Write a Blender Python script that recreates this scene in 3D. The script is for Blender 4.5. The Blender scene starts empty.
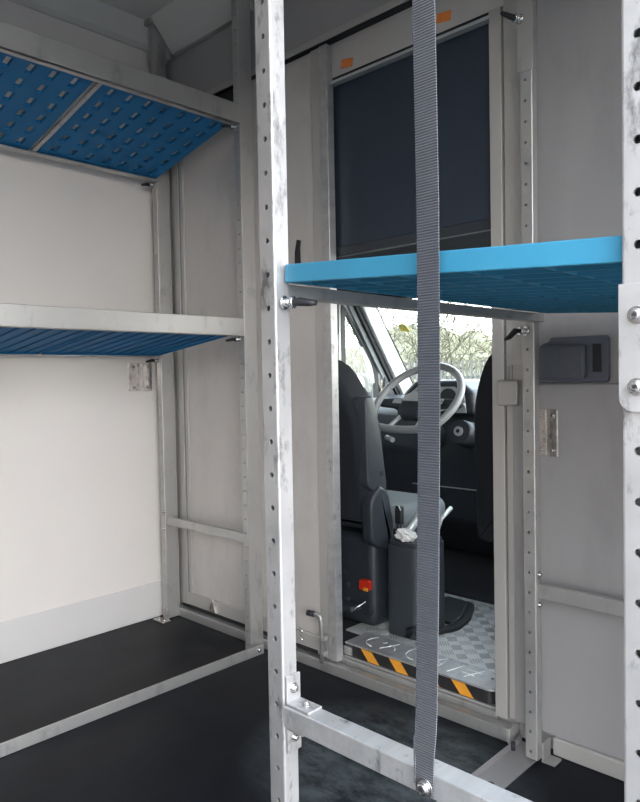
import bpy, bmesh, math, random
from mathutils import Vector, Matrix
from math import sin, cos, pi, radians
rnd = random.Random(7)
sc = bpy.context.scene
COL = sc.collection
sc.view_settings.view_transform = 'Standard'
sc.view_settings.look = 'None'
sc.view_settings.gamma = 1.0
sc.view_settings.use_curve_mapping = False
sc.view_settings.exposure = 0.55
sc.cycles.use_denoising = True
sc.cycles.max_bounces = 12
sc.cycles.diffuse_bounces = 8
sc.cycles.glossy_bounces = 5
sc.cycles.transparent_max_bounces = 12
sc.cycles.sample_clamp_indirect = 6.0

# ------------------------------------------------------------------ materials
def nt(name):
    m = bpy.data.materials.new(name); m.use_nodes = True
    t = m.node_tree; b = t.nodes['Principled BSDF']
    return m, t, b
def noise(t, scale, detail=4, rough=.6, stretch=(1, 1, 1)):
    tc = t.nodes.new('ShaderNodeTexCoord'); mp = t.nodes.new('ShaderNodeMapping')
    mp.inputs['Scale'].default_value = stretch
    n = t.nodes.new('ShaderNodeTexNoise'); n.inputs['Scale'].default_value = scale
    n.inputs['Detail'].default_value = detail; n.inputs['Roughness'].default_value = rough
    t.links.new(tc.outputs['Object'], mp.inputs[0]); t.links.new(mp.outputs[0], n.inputs['Vector'])
    return n.outputs['Fac']
def ramp(t, fac, a, b, p0=.3, p1=.7):
    r = t.nodes.new('ShaderNodeValToRGB')
    r.color_ramp.elements[0].position = p0; r.color_ramp.elements[0].color = (*a, 1)
    r.color_ramp.elements[1].position = p1; r.color_ramp.elements[1].color = (*b, 1)
    t.links.new(fac, r.inputs[0]); return r.outputs[0]
def mul(t, a, b):
    m = t.nodes.new('ShaderNodeMix'); m.data_type = 'RGBA'; m.blend_type = 'MULTIPLY'
    m.inputs[0].default_value = 1; t.links.new(a, m.inputs[6]); t.links.new(b, m.inputs[7]); return m.outputs[2]
def bump(t, b, fac, strength, dist=.002):
    n = t.nodes.new('ShaderNodeBump'); n.inputs['Strength'].default_value = strength
    n.inputs['Distance'].default_value = dist
    t.links.new(fac, n.inputs['Height']); t.links.new(n.outputs[0], b.inputs['Normal'])
def mat(name, col, rough=.5, metal=0., var=.12, scale=12, stretch=(1, 1, 1), bmp=0., bscale=200, smudge=None, coat=0., spec=.5):
    m, t, b = nt(name)
    c1 = tuple(c * (1 - var) for c in col)
    c = ramp(t, noise(t, scale, stretch=stretch), c1, col)
    if smudge:
        s = smudge
        c = mul(t, c, ramp(t, noise(t, s[0], 6, .7, stretch=s[4] if len(s) > 4 else (1, 1, .45)), (s[1],) * 3, (1, 1, 1), s[2], s[3]))
    t.links.new(c, b.inputs['Base Color'])
    b.inputs['Roughness'].default_value = rough; b.inputs['Metallic'].default_value = metal
    b.inputs['Specular IOR Level'].default_value = spec
    b.inputs['Coat Weight'].default_value = coat
    if bmp: bump(t, b, noise(t, bscale, 3), bmp)
    return m
M = {}
M['alu'] = mat('scuffed_aluminium', (.53, .52, .515), .42, .64, .22, 9, smudge=(26, .35, .32, .46), bmp=.08, bscale=90)
M['alu2'] = mat('dull_aluminium', (.53, .525, .51), .42, .7, .12, 5, smudge=(14, .75, .30, .45), bmp=.05, bscale=90)
M['alu_br'] = mat('brushed_aluminium', (.56, .555, .55), .42, .62, .25, 30, stretch=(1, .06, 1), smudge=(34, .45, .30, .42), bmp=.1, bscale=120)
M['zinc'] = mat('zinc_plate', (.7, .66, .62), .28, .9, .35, 45, smudge=(60, .45, .35, .5))
M['dull'] = mat('dull_floor_channel', (.40, .385, .38), .45, .5, .1, 12)
M['bolt'] = mat('zinc_bolt', (.72, .71, .69), .25, .95, .1, 60)
M['wall'] = mat('white_grp', (.80, .755, .715), .36, 0, .035, 3, bmp=.02, bscale=6)
M['skirt'] = mat('pale_grey_skirt', (.68, .66, .64), .4, 0, .03, 3)
M['ceil'] = mat('ceiling_grp', (.66, .655, .62), .5, 0, .04, 2)
M['panel'] = mat('grey_panel', (.60, .57, .545), .45, .25, .07, 2.2, stretch=(2, 1, .3), smudge=(5, .86, .3, .5, (1, 1, .5)))
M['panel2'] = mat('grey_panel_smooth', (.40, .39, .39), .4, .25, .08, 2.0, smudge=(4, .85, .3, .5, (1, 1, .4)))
M['frame'] = mat('light_grey_frame', (.47, .455, .43), .42, .3, .06, 5)
M['blackline'] = mat('black_gap_rubber', (.012, .012, .014), .7)
M['rubber'] = mat('black_rubber', (.018, .019, .022), .55, 0, .3, 30)
M['plastic'] = mat('dark_plastic', (.030, .036, .044), .45, 0, .15, 40, bmp=.1, bscale=400)
M['housing'] = mat('grey_housing_plastic', (.10, .11, .135), .45, 0, .1, 40)
M['bars'] = mat('dark_tread_bars', (.42, .42, .41), .5, .3, .2, 30)  # tread bars a darker grey than the plate under them
M['plasticl'] = mat('grey_plastic', (.042, .050, .058), .42, 0, .12, 40, bmp=.1, bscale=400)
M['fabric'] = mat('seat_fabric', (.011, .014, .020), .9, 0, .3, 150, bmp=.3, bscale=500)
M['fabric_lit'] = mat('seat_fabric_lit', (.16, .18, .19), .8, 0, .15, 150, bmp=.3, bscale=500)  # cushion paler than the backrest: windscreen light put into its colour
M['blue'] = mat('blue_plastic', (.015, .17, .38), .6, 0, .12, 6, bmp=.03, bscale=30, spec=.25)
M['bluel'] = mat('blue_plastic_tray', (.035, .205, .325), .38, 0, .10, 6, bmp=.05, bscale=25)
M['panelblk'] = mat('dark_blue_board', (.026, .038, .060), .45, 0, .2, 3)
M['headl'] = mat('dark_headliner', (.02, .022, .026), .9)
M['white'] = mat('white_trim', (.72, .74, .74), .5, 0, .05, 8)
M['greyt'] = mat('grey_trim', (.26, .28, .29), .6, 0, .08, 20)
M['orange'] = mat('orange_tape', (.80, .34, .03), .5, 0, .12, 30)
M['hazblk'] = mat('black_tape', (.02, .02, .022), .5, 0, .2, 30)
M['ormark'] = mat('orange_sticker', (.85, .25, .05), .6)
M['red'] = mat('red_plastic', (.55, .03, .012), .4)
M['yellow'] = mat('yellow_sticker', (.75, .62, .05), .6)
M['hub'] = mat('hub_satin_grey', (.50, .52, .52), .5, 0, .05, 20)
M['silver'] = mat('silver_trim', (.55, .58, .58), .35, .4, .1, 20)
M['wheelrim'] = mat('steering_leather', (.30, .31, .31), .42, 0, .1, 60, bmp=.1, bscale=300)
M['asphalt'] = mat('asphalt', (.13, .125, .12), .9, 0, .25, 6)
M['bark'] = mat('pale_bark', (.085, .075, .045), .9, 0, .3, 20)
M['leaf'] = mat('dry_hedge', (.13, .12, .075), .9, 0, .4, 8)
M['galv'] = mat('galvanised_fence', (.085, .085, .08), .5, .4, .1, 20)
M['vanwhite'] = mat('white_paint', (.75, .76, .76), .25, 0, .02, 5, coat=.4)
M['paper'] = mat('white_paper', (.8, .8, .78), .7, 0, .1, 30)

def m_floor():
    m, t, b = nt('black_phenolic_floor')
    c = ramp(t, noise(t, 7, 6, .7), (.004, .005, .008), (.009, .011, .015))
    sp = ramp(t, noise(t, 160, 2), (1, 1, 1), (1.8, 1.8, 1.7), .6, .8)
    b.inputs['IOR'].default_value = 1.30
    # mottled patch, paler towards its middle, in front of the doorway
    tc = t.nodes.new('ShaderNodeTexCoord'); mp = t.nodes.new('ShaderNodeMapping'); mp.vector_type = 'POINT'
    mp.inputs['Location'].default_value = (1.08 / .42, -1.33 / .34, 0); mp.inputs['Scale'].default_value = (1 / .42, 1 / .34, 0)
    gr = t.nodes.new('ShaderNodeTexGradient'); gr.gradient_type = 'SPHERICAL'
    t.links.new(tc.outputs['Object'], mp.inputs[0]); t.links.new(mp.outputs[0], gr.inputs[0])
    g1 = ramp(t, gr.outputs['Fac'], (0, 0, 0), (1, 1, 1), .02, .45)
    g2 = ramp(t, noise(t, 11, 8, .75, stretch=(1, 1.6, 1)), (.10,) * 3, (1, 1, 1), .38, .62)
    mk = mul(t, g1, g2)
    mxx = t.nodes.new('ShaderNodeMix'); mxx.data_type = 'RGBA'
    t.links.new(mk, mxx.inputs[0]); t.links.new(mul(t, c, sp), mxx.inputs[6]); mxx.inputs[7].default_value = (.085, .10, .105, 1)
    t.links.new(mxx.outputs[2], b.inputs['Base Color'])
    b.inputs['Specular IOR Level'].default_value = .22
    r = ramp(t, noise(t, 4.5, 5, .6), (.30,) * 3, (.40,) * 3, .25, .75)
    t.links.new(r, b.inputs['Roughness'])
    bump(t, b, noise(t, 260, 3), .22, .001)
    return m
M['floor'] = m_floor()

def m_strap():
    m, t, b = nt('grey_webbing')
    tc = t.nodes.new('ShaderNodeTexCoord')
    w = t.nodes.new('ShaderNodeTexWave'); w.wave_type = 'BANDS'; w.bands_direction = 'Z'
    w.inputs['Scale'].default_value = 95; w.inputs['Distortion'].default_value = .6
    w.inputs['Detail Scale'].default_value = 3
    t.links.new(tc.outputs['Object'], w.inputs['Vector'])
    c = ramp(t, w.outputs['Fac'], (.024, .027, .034), (.054, .058, .074), .1, .8)
    t.links.new(mul(t, c, ramp(t, noise(t, 30), (.75,) * 3, (1, 1, 1))), b.inputs['Base Color'])
    b.inputs['Roughness'].default_value = .55
    b.inputs['Sheen Weight'].default_value = .3
    bump(t, b, w.outputs['Fac'], .8, .001)
    return m
M['strap'] = m_strap()

def m_glass():
    m = bpy.data.materials.new('clear_glass'); m.use_nodes = True; t = m.node_tree; t.nodes.clear()
    o = t.nodes.new('ShaderNodeOutputMaterial'); mx = t.nodes.new('ShaderNodeMixShader')
    tr = t.nodes.new('ShaderNodeBsdfTransparent'); tr.inputs[0].default_value = (.93, .96, .94, 1)
    gl = t.nodes.new('ShaderNodeBsdfGlossy'); gl.inputs['Roughness'].default_value = .03
    lw = t.nodes.new('ShaderNodeLayerWeight'); pw = t.nodes.new('ShaderNodeMath'); pw.operation = 'POWER'; pw.inputs[1].default_value = 4
    fr = t.nodes.new('ShaderNodeMath'); fr.operation = 'MULTIPLY_ADD'; fr.inputs[1].default_value = .5; fr.inputs[2].default_value = .03
    t.links.new(lw.outputs['Facing'], pw.inputs[0]); t.links.new(pw.outputs[0], fr.inputs[0]); t.links.new(fr.outputs[0], mx.inputs[0]); t.links.new(tr.outputs[0], mx.inputs[1]); t.links.new(gl.outputs[0], mx.inputs[2])
    t.links.new(mx.outputs[0], o.inputs[0]); return m
M['glass'] = m_glass()
m, t, b = nt('mirror_glass'); b.inputs['Metallic'].default_value = 1; b.inputs['Roughness'].default_value = .03
b.inputs['Base Color'].default_value = (.85, .87, .88, 1); M['mirror'] = m

def m_checker():   # five-bar aluminium tread, raised bars drawn by two brick patterns in bump
    m, t, b = nt('checker_plate')
    tc = t.nodes.new('ShaderNodeTexCoord')
    c = ramp(t, noise(t, 9, 5), (.58, .58, .555), (.70, .70, .67))
    t.links.new(c, b.inputs['Base Color'])
    b.inputs['Metallic'].default_value = .3; b.inputs['Roughness'].default_value = .45
    bump(t, b, noise(t, 60, 3), .12)
    return m
M['checker'] = m_checker()

# ------------------------------------------------------------------ mesh helpers
WL = {}
class MB:
    def __init__(s): s.bm = bmesh.new()
    def _xf(s, vs, mtx):
        if mtx is not None: bmesh.ops.transform(s.bm, matrix=mtx, verts=vs)
    def box(s, x0, x1, y0, y1, z0, z1, bev=.0015, seg=2, mtx=None):
        r = bmesh.ops.create_cube(s.bm, size=1); vs = r['verts']
        for v in vs:
            v.co = Vector(((x0 + x1) / 2 + v.co.x * (x1 - x0), (y0 + y1) / 2 + v.co.y * (y1 - y0), (z0 + z1) / 2 + v.co.z * (z1 - z0)))
        bev = min(bev, .45 * min(abs(x1 - x0), abs(y1 - y0), abs(z1 - z0)))
        fs = set(f for v in vs for f in v.link_faces)
        if bev > 0:
            es = list(set(e for v in vs for e in v.link_edges))
            rr = bmesh.ops.bevel(s.bm, geom=es, offset=bev, segments=seg, profile=.5, affect='EDGES')
            fs = set(rr['faces']) | set(f for f in fs if f.is_valid)
            vs = list(set(v for f in fs for v in f.verts))
            if seg > 2:
                for f in fs: f.smooth = True
        s._xf(vs, mtx); return s
    def cyl(s, p, q, r, n=16, r2=None, cap=True):
        p = Vector(p); q = Vector(q); d = (q - p); L = d.length; r2 = r if r2 is None else r2
        z = d.normalized(); a = z.orthogonal().normalized(); c = z.cross(a)
        A = []; B = []
        for i in range(n):
            w = 2 * pi * i / n; u = a * cos(w) + c * sin(w)
            A.append(s.bm.verts.new(p + u * r)); B.append(s.bm.verts.new(q + u * r2))
        for i in range(n):
            f = s.bm.faces.new((A[i], A[(i + 1) % n], B[(i + 1) % n], B[i])); f.smooth = True
        if cap:
            s.bm.faces.new(A[::-1]); s.bm.faces.new(B)
        return s
    def tube(s, pts, r, n=8, closed=False, rs=None):
        pts = [Vector(p) for p in pts]; N = len(pts); rings = []
        prev = None
        for i, p in enumerate(pts):
            if closed: d = pts[(i + 1) % N] - pts[i - 1]
            else: d = pts[min(i + 1, N - 1)] - pts[max(i - 1, 0)]
            d.normalize()
            if prev is None: a = d.orthogonal().normalized()
            else: a = (prev - d * prev.dot(d)).normalized()
            prev = a; c = d.cross(a); rr = rs[i] if rs else r
            rings.append([s.bm.verts.new(p + (a * cos(2 * pi * k / n) + c * sin(2 * pi * k / n)) * rr) for k in range(n)])
        for i in range(N if closed else N - 1):
            A = rings[i]; B = rings[(i + 1) % N]
            for k in range(n):
                f = s.bm.faces.new((A[k], A[(k + 1) % n], B[(k + 1) % n], B[k])); f.smooth = True
        if not closed:
            s.bm.faces.new(rings[0][::-1]); s.bm.faces.new(rings[-1])
        return s
    def prism(s, poly, d, o=(0, 0, 0), u=(1, 0, 0), v=(0, 0, 1), bev=0., seg=2, mtx=None):
        # polygon in the (u, v) plane pushed along d
        o, u, v, d = Vector(o), Vector(u), Vector(v), Vector(d)
        A = [s.bm.verts.new(o + u * a + v * b) for a, b in poly]
        B = [s.bm.verts.new(q.co + d) for q in A]; n = len(A)
        fs = [s.bm.faces.new(A), s.bm.faces.new(B[::-1])]
        for i in range(n): fs.append(s.bm.faces.new((A[i], B[i], B[(i + 1) % n], A[(i + 1) % n])))
        bmesh.ops.recalc_face_normals(s.bm, faces=fs)
        vs = A + B
        if bev:
            es = list(set(e for f in fs for e in f.edges))
            rr = bmesh.ops.bevel(s.bm, geom=es, offset=bev, segments=seg, profile=.5, affect='EDGES')
            ff = set(rr['faces']) | set(f for f in fs if f.is_valid)
            if seg > 2:
                for f in ff: f.smooth = True
            vs = list(set(v_ for f in ff for v_ in f.verts))
        s._xf(vs, mtx); return s
    def soft(s, loop_, depth, r, o, u, v, n, k=5, mtx=None):
        # cushion shape: outline in (u, v), thickness along n, edges rounded by r
        o, u, v, n = Vector(o), Vector(u), Vector(v), Vector(n); N = len(loop_)
        ar = sum(loop_[i][0] * loop_[(i + 1) % N][1] - loop_[(i + 1) % N][0] * loop_[i][1] for i in range(N))
        sg = 1 if ar > 0 else -1; nm = []
        for i in range(N):
            a = Vector(loop_[i - 1]); b = Vector(loop_[(i + 1) % N]); t_ = (b - a).normalized(); nm.append(Vector((-t_.y, t_.x)) * sg)
        rings = []
        def lay(ins, dd): rings.append([s.bm.verts.new(o + u * (p[0] + q.x * ins) + v * (p[1] + q.y * ins) + n * dd) for p, q in zip(loop_, nm)])
        for i in range(k + 1): a = pi / 2 * i / k; lay(r * (1 - sin(a)), r * (1 - cos(a)))
        for i in range(k + 1): a = pi / 2 * i / k; lay(r * (1 - cos(a)), depth - r * (1 - sin(a)))
        fs = []
        for A, B in zip(rings, rings[1:]):
            for i in range(N):
                f = s.bm.faces.new((A[i], A[(i + 1) % N], B[(i + 1) % N], B[i])); f.smooth = True; fs.append(f)
        for R_ in (rings[0], rings[-1]):
            f = s.bm.faces.new(R_); f.smooth = True; fs.append(f)
        bmesh.ops.recalc_face_normals(s.bm, faces=fs)
        s._xf([x for R_ in rings for x in R_], mtx); return s
    def ring(s, outer, inner, d, o, u, v):   # frame between two loops with equal counts, pushed along d
        o, u, v, d = Vector(o), Vector(u), Vector(v), Vector(d)
        P = [[s.bm.verts.new(o + u * a + v * b + e) for a, b in lp] for e in (Vector((0, 0, 0)), d) for lp in (outer, inner)]
        n = len(outer); fs = []
        for i in range(n):
            j = (i + 1) % n
            fs += [s.bm.faces.new((P[0][i], P[0][j], P[1][j], P[1][i])), s.bm.faces.new((P[2][i], P[3][i], P[3][j], P[2][j])),
                   s.bm.faces.new((P[0][i], P[2][i], P[2][j], P[0][j])), s.bm.faces.new((P[1][i], P[1][j], P[3][j], P[3][i]))]
        bmesh.ops.recalc_face_normals(s.bm, faces=fs); return s
    def build(s, name, material, parent=None, smooth=False):
        off = Vector(WL.get(parent.name, (0, 0, 0))) if parent else Vector((0, 0, 0))
        if off.length: bmesh.ops.translate(s.bm, verts=s.bm.verts, vec=-off)
        me = bpy.data.meshes.new(name); s.bm.to_mesh(me); s.bm.free()
        me.materials.append(M[material])
        if smooth:
            for p in me.polygons: p.use_smooth = True
        o = bpy.data.objects.new(name, me); COL.objects.link(o)
        if parent: o.parent = parent; WL[o.name] = tuple(off)
        return o
def tag(o, label=None, cat=None, group=None, kind=None):
    for k, v in (('label', label), ('category', cat), ('group', group), ('kind', kind)):
        if v: o[k] = v
    return o
def empty(name, loc, label, cat, group=None):
    o = bpy.data.objects.new(name, None); COL.objects.link(o); o.location = loc; WL[o.name] = tuple(loc)
    return tag(o, label, cat, group)
def struct(o): o['kind'] = 'structure'; return o
def copy_tree(o, parent=None):
    c = o.copy(); COL.objects.link(c); c.parent = parent
    for ch in list(o.children): copy_tree(ch, c)
    return c

# ------------------------------------------------------------------ the box body
YB = 1.68      # bulkhead plane
XL = -2.46     # left wall
XR = -0.20     # right wall (side door beside the photographer)
ZC = 2.40
YR = -2.30
SD0, SD1 = -.35, 1.03
struct(MB().box(XL - .04, XR + .04, YR - .04, YB + .03, -.05, 0, 0).build('floor', 'floor'))
struct(MB().box(XL - .04, XR + .04, YR - .04, YB + .30, ZC, ZC + .04, 0).build('ceiling', 'ceil'))
struct(MB().box(XL - .05, XL, YR, YB + .03, 0, ZC, 0).build('wall_left', 'wall'))
struct(MB().box(XL, XL + .006, YR, YB - .03, 0.001, .145, .001).build('baseboard_left', 'skirt'))
# right wall with the open side doorway (photographer stands outside it)
w = MB()
w.box(XR, XR + .05, SD1, YB + .03, 0, ZC, 0); w.box(XR, XR + .05, YR, SD0, 0, ZC, 0); w.box(XR, XR + .05, SD0, SD1, 1.95, ZC, 0)
struct(w.build('wall_right', 'wall'))
w = MB(); w.box(XL, XR, YR - .05, YR, 0, ZC, 0)
struct(w.build('wall_back', 'wall'))
# coves
struct(MB().prism([(0, 0), (0, -.105), (.012, -.105), (.030, -.09), (.034, 0)], (0, YB - YR, 0), (XL + .0005, YR, ZC), (1, 0, 0), (0, 0, 1)).build('trim_1', 'ceil'))
w = MB()
for a, b_ in ((XL + .001, -2.430), (-2.388, -1.910), (-1.868, -.84), (-.79, -.27), (-.222, XR)):
    w.prism([(0, 0), (0, -.115), (-.02, -.115), (-.12, 0)], (b_ - a, 0, 0), (a, YB, ZC), (0, 1, 0), (0, 0, 1))
struct(w.build('trim_2', 'ceil'))
# bulkhead with the walk-through doorway
DX0, DX1, DZ0, DZ1 = -1.60, -.955, .055, 1.915
w = MB()
w.box(XL, DX0, YB, YB + .03, 0, ZC, 0); w.box(DX1, XR, YB, YB + .03, 0, ZC, 0)
w.box(DX0, DX1, YB, YB + .03, DZ1, ZC, 0); w.box(DX0, DX1, YB, YB + .03, -.05, DZ0, 0)
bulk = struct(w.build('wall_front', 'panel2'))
# recessed upper panel at right sits on the thicker lower panel
struct(MB().box(-.90, XR, YB - .018, YB, .045, .944, .003).build('trim_3', 'panel2'))  # darker grey put in for the dimmer light on this side
struct(MB().box(-.79, XR, YB - .028, YB, 0, .045, .004).build('baseboard_front', 'frame'))
# header of the doorway with drip ledge
hd = struct(MB().box(DX0 - .01, DX1 + .045, YB - .012, YB, DZ1 + .012, 2.035, .001).build('trim_4', 'panel'))
MB().box(DX0, DX1, YB - .02, YB + .004, DZ1 - .009, DZ1 + .000, .001).build('ledge', 'silver', hd)
MB().box(DX0, DX1, YB - .0115, YB, DZ1 + .000, DZ1 + .0135, 0).build('rubber_seal', 'blackline', hd)
for x, z, ang in ((-1.46, 1.955, 10), (-1.10, 1.965, 8)):
    mt = Matrix.Translation((x, 0, z)) @ Matrix.Rotation(radians(ang), 4, 'Y')
    st = MB().box(-.024, .024, YB - .0135, YB - .011, -.013, .013, .0004, mtx=mt).build('sticker', 'ormark', hd)
    st['label'] = 'orange sticker'
# door frame at right of the doorway
fr = MB(); fr.box(DX1 - .001, -.921, YB - .022, YB + .03, .045, DZ1 + .01, .002)
fr = struct(fr.build('trim_5', 'frame'))
fr2 = MB(); fr2.box(-.917, -.838, YB - .016, YB, .05, 2.2, .002); struct(fr2.build('trim_6', 'frame'))
# top rail and fascia
tr = struct(MB().box(XL + .02, -.86, YB - .045, YB - .001, 2.037, 2.058, .002).build('trim_7', 'frame'))
MB().box(XL + .02, -.86, YB - .040, YB - .012, 2.034, 2.037, 0).build('track_gap', 'blackline', tr)
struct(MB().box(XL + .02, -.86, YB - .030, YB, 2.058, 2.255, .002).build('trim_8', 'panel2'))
# bottom guide rail of the sliding door
br = struct(MB().box(-2.44, -.903, YB - .052, YB - .022, 0.001, .036, .002).build('trim_9', 'alu2'))
MB().box(-2.44, -.915, YB - .0215, YB - .001, .001, .028, .001).build('inner_track', 'frame', br)
MB().box(-.903, -.895, YB - .055, YB, .0, .040, .001).build('end_cap', 'frame', br)
MB().box(DX0, DX1, YB - .014, YB + .0, .028, .050, .002).build('threshold_lip', 'alu2', br)

# ------------------------------------------------------------------ sliding door
dy0, dy1 = YB - .034, YB - .006
door = empty('door_1', (-1.97, YB - .02, .04), None, None); door['kind'] = 'structure'
MB().box(-2.385, -1.60, dy0 + .006, dy1, .105, 2.03, .002).build('door_panel', 'panel', door)
w = MB(); w.box(-2.40, -1.60, dy0, dy1, .055, .105, .002); w.build('bottom_rail', 'frame', door)
MB().box(-2.395, -1.62, dy0 + .004, dy1 - .004, .040, .055, 0).build('rubber_seal', 'blackline', door)
w = MB(); w.box(-2.388, -2.352, dy0 - .003, dy1, .055, 2.02, .002); w.build('stile', 'frame', door)
w = MB(); w.box(-2.352, -2.340, dy0 + .002, dy1, .105, 2.02, .001); w.build('stile_gap', 'greyt', door)
MB().box(-2.340, -2.322, dy0 - .001, dy1, .105, 2.02, .002).build('stile', 'frame', door)
w = MB(); w.box(-1.60, -1.560, dy0, dy1, .040, 2.03, .002); w.build('stile', 'frame', door)
w = MB(); w.box(-1.560, -1.524, dy0 - .004, dy1, .040, 2.03, .003, 3)
for k in range(5): w.cyl((-1.540, dy0 - .006, .35 + .38 * k), (-1.540, dy0, .35 + .38 * k), .003, 8)
w.build('edge_profile', 'alu_br', door)
# black pull strap on the door face
pl = MB(); pl.prism([(-.013, -.05), (.010, -.05), (.008, .02), (.012, .045), (-.002, .05), (-.012, .01)], (0, -.008, 0), (-1.675, dy0 + .006, 1.385), (1, 0, 0), (0, 0, 1), .001)
pl.build('pull_strap', 'rubber', door)
# shoot bolt at the lower right corner of the door
sb = MB(); sb.box(-1.594, -1.562, dy0 - .010, dy0 - .004, .050, .125, .001); sb.box(-1.590, -1.562, dy0 - .026, dy0 - .010, .056, .070, .002); sb.box(-1.590, -1.562, dy0 - .026, dy0 - .010, .104, .118, .002)
sbp = sb.build('shoot_bolt', 'alu2', door)
MB().tube([(-1.576, dy0 - .020, .030), (-1.576, dy0 - .020, .170), (-1.579, dy0 - .022, .183), (-1.590, dy0 - .026, .189), (-1.604, dy0 - .03, .190)], .007, 10).build('bolt_rod', 'alu2', sbp)
MB().cyl((-1.600, dy0 - .029, .190), (-1.624, dy0 - .038, .192), .0095, 14).build('grip', 'rubber', sbp)
for k in (0, 1):
    MB().tube([(-1.700, dy0 - .004, .085 + .028 * k), (-1.69, dy0 - .012, .088 + .028 * k), (-1.672, dy0 - .012, .080 + .028 * k)], .004, 8).build('hook', 'bolt', door)
# small triangular latch on the bottom rail
lt = MB().ring([(-.024, 0), (.024, 0), (.003, .05), (-.003, .05)], [(-.014, .008), (.014, .008), (.001, .038), (-.001, .038)], (0, -.008, 0), (-2.185, dy0 - .001, .060), (1, 0, 0), (0, 0, 1))
lt.build('latch_bracket', 'zinc', door)
# dark plate standing in for the unlit gap atop the door, left of post
MB().box(-2.14, -1.95, dy0 - .001, dy0 + .01, 1.94, 2.027, .001).build('dark_gap_plate', 'rubber', door)

# ------------------------------------------------------------------ racking
def holed_post(mb, x0, x1, y0, y1, z0, z1, ph, hx=None, r=.0042, pitch=.05):
    """square tube with a row of drilled holes in its -Y face"""
    bm = mb.bm; c = .003; hx = (x0 + x1) / 2 if hx is None else hx
    prof = [(x0 + c, y0), (x0 + c * .3, y0 + c * .3), (x0, y0 + c), (x0, y1 - c), (x0 + c, y1), (x1 - c, y1), (x1, y1 - c), (x1, y0 + c), (x1 - c * .3, y0 + c * .3), (x1 - c, y0)]
    A = [bm.verts.new((x, y, z0)) for x, y in prof]; B = [bm.verts.new((x, y, z1)) for x, y in prof]
    for i in range(len(prof) - 1): bm.faces.new((A[i], B[i], B[i + 1], A[i + 1]))
    bm.faces.new(A[::-1]); bm.faces.new(B)
    xa, xb = x0 + c, x1 - c
    zs = []; z = math.ceil((z0 + .012 - ph) / pitch) * pitch + ph
    while z < z1 - .012: zs.append(z); z += pitch
    def q(xs, za, zb):
        bm.faces.new([bm.verts.new(p) for p in ((xs[0], y0, za), (xs[1], y0, za), (xs[1], y0, zb), (xs[0], y0, zb))])
    cur = z0; h = .011
    for z in zs:
        if z - h > cur: q((xa, xb), cur, z - h)
        cur = z + h; n = 12
        circ = [(hx + r * cos(2 * pi * k / n), z + r * sin(2 * pi * k / n)) for k in range(n)]
        sq = []
        for k in range(n):
            a = 2 * pi * k / n; cx, cz = cos(a), sin(a); s = 1 / max(abs(cx), abs(cz)); sq.append((cx * s, cz * s))
        S = [bm.verts.new((hx + (a * ((xb - hx) if a > 0 else (hx - xa))), y0, z + b_ * h)) for a, b_ in sq]
        C1 = [bm.verts.new((a, y0, b_)) for a, b_ in circ]; C2 = [bm.verts.new((a, y0 + .003, b_)) for a, b_ in circ]
        for k in range(n):
            j = (k + 1) % n
            if abs(a := sq[k][0] - sq[j][0]) > 1e-6 and abs(sq[k][1] - sq[j][1]) > 1e-6:
                co = bm.verts.new((hx + ((xb - hx) if sq[k][0] + sq[j][0] > 0 else -(hx - xa)), y0, z + (h if sq[k][1] + sq[j][1] > 0 else -h)))
                bm.faces.new((S[k], co, S[j], C1[j], C1[k]))
            else: bm.faces.new((S[k], S[j], C1[j], C1[k]))
            bm.faces.new((C1[k], C1[j], C2[j], C2[k]))
    if z1 > cur: q((xa, xb), cur, z1)
    return mb
def bolt(parent, p, n, r=.008, wash=.012, name='bolt', inset=True):
    p = Vector(p); n = Vector(n).normalized()
    b = MB(); b.cyl(p, p + n * .0015, wash, 20); b.cyl(p + n * .0015, p + n * .005, r, 16, r * .92); b.cyl(p + n * .005, p + n * .007, r * .92, 16, r * .55)
    o = b.build(name, 'bolt', parent)
    if inset:
        MB().cyl(p + n * .0066, p + n * .0074, r * .36, 6).build('socket', 'rubber', o)
    return o
def clamp(parent, p, dx, dy, dz=-.012, s=1.):
    """spring pin with black lever"""
    p = Vector(p); d = Vector((dx, dy, 0)).normalized()
    b = MB(); b.cyl(p, p + d * .016 * s, .008 * s, 12); b.cyl(p + d * .016 * s, p + d * .022 * s, .011 * s, 12); b.cyl(p + d * .0, p + d * .004 * s, .013 * s, 14)
    o = b.build('locking_pin', 'bolt', parent)
    q = p + d * .022 * s; e = q + d * .042 * s + Vector((0, 0, dz * s))
    MB().tube([q - d * .002, q + d * .012 * s, e - (e - q) * .3, e], .005, 10, rs=[.006 * s, .008 * s, .0065 * s, .0045 * s]).build('lever', 'rubber', o)
    return o

# ---- left rack along the left wall
LR = empty('shelving_rack', (-2.15, 1.0, 0), 'aluminium shelving rack with two blue tiers standing along the white left wall', 'rack')
PA = (-2.425, -2.392, 1.572, 1.632); PB = (-1.905, -1.872, 1.572, 1.632)
Z1 = 2.396
for P_, ph in ((PA, .025), (PB, .025)):
    holed_post(MB(), *P_, .004, Z1, ph, r=.0035).build('post', 'alu2', LR)
for P_ in ((-2.425, -2.392, .30, .36), (-1.905, -1.872, .30, .36)):
    MB().box(*P_, .004, Z1, .002).build('post', 'alu2', LR)
def foot(parent, x, y):
    f = MB(); f.box(x - .028, x + .045, y - .042, y - .004, .0005, .005, .001); f.box(x - .012, x + .03, y - .0045, y - .0005, .0005, .045, .001)
    o = f.build('foot_plate', 'zinc', parent)
    bolt(o, (x - .012, y - .025, .005), (0, 0, 1), .006, .009, inset=False); bolt(o, (x + .033, y - .025, .005), (0, 0, 1), .006, .009, inset=False)
foot(LR, -2.408, 1.572)
MB().box(-2.435, -2.385, 1.556, 1.5715, 2.375, 2.397, .003).build('top_bracket', 'alu2', LR)
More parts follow.
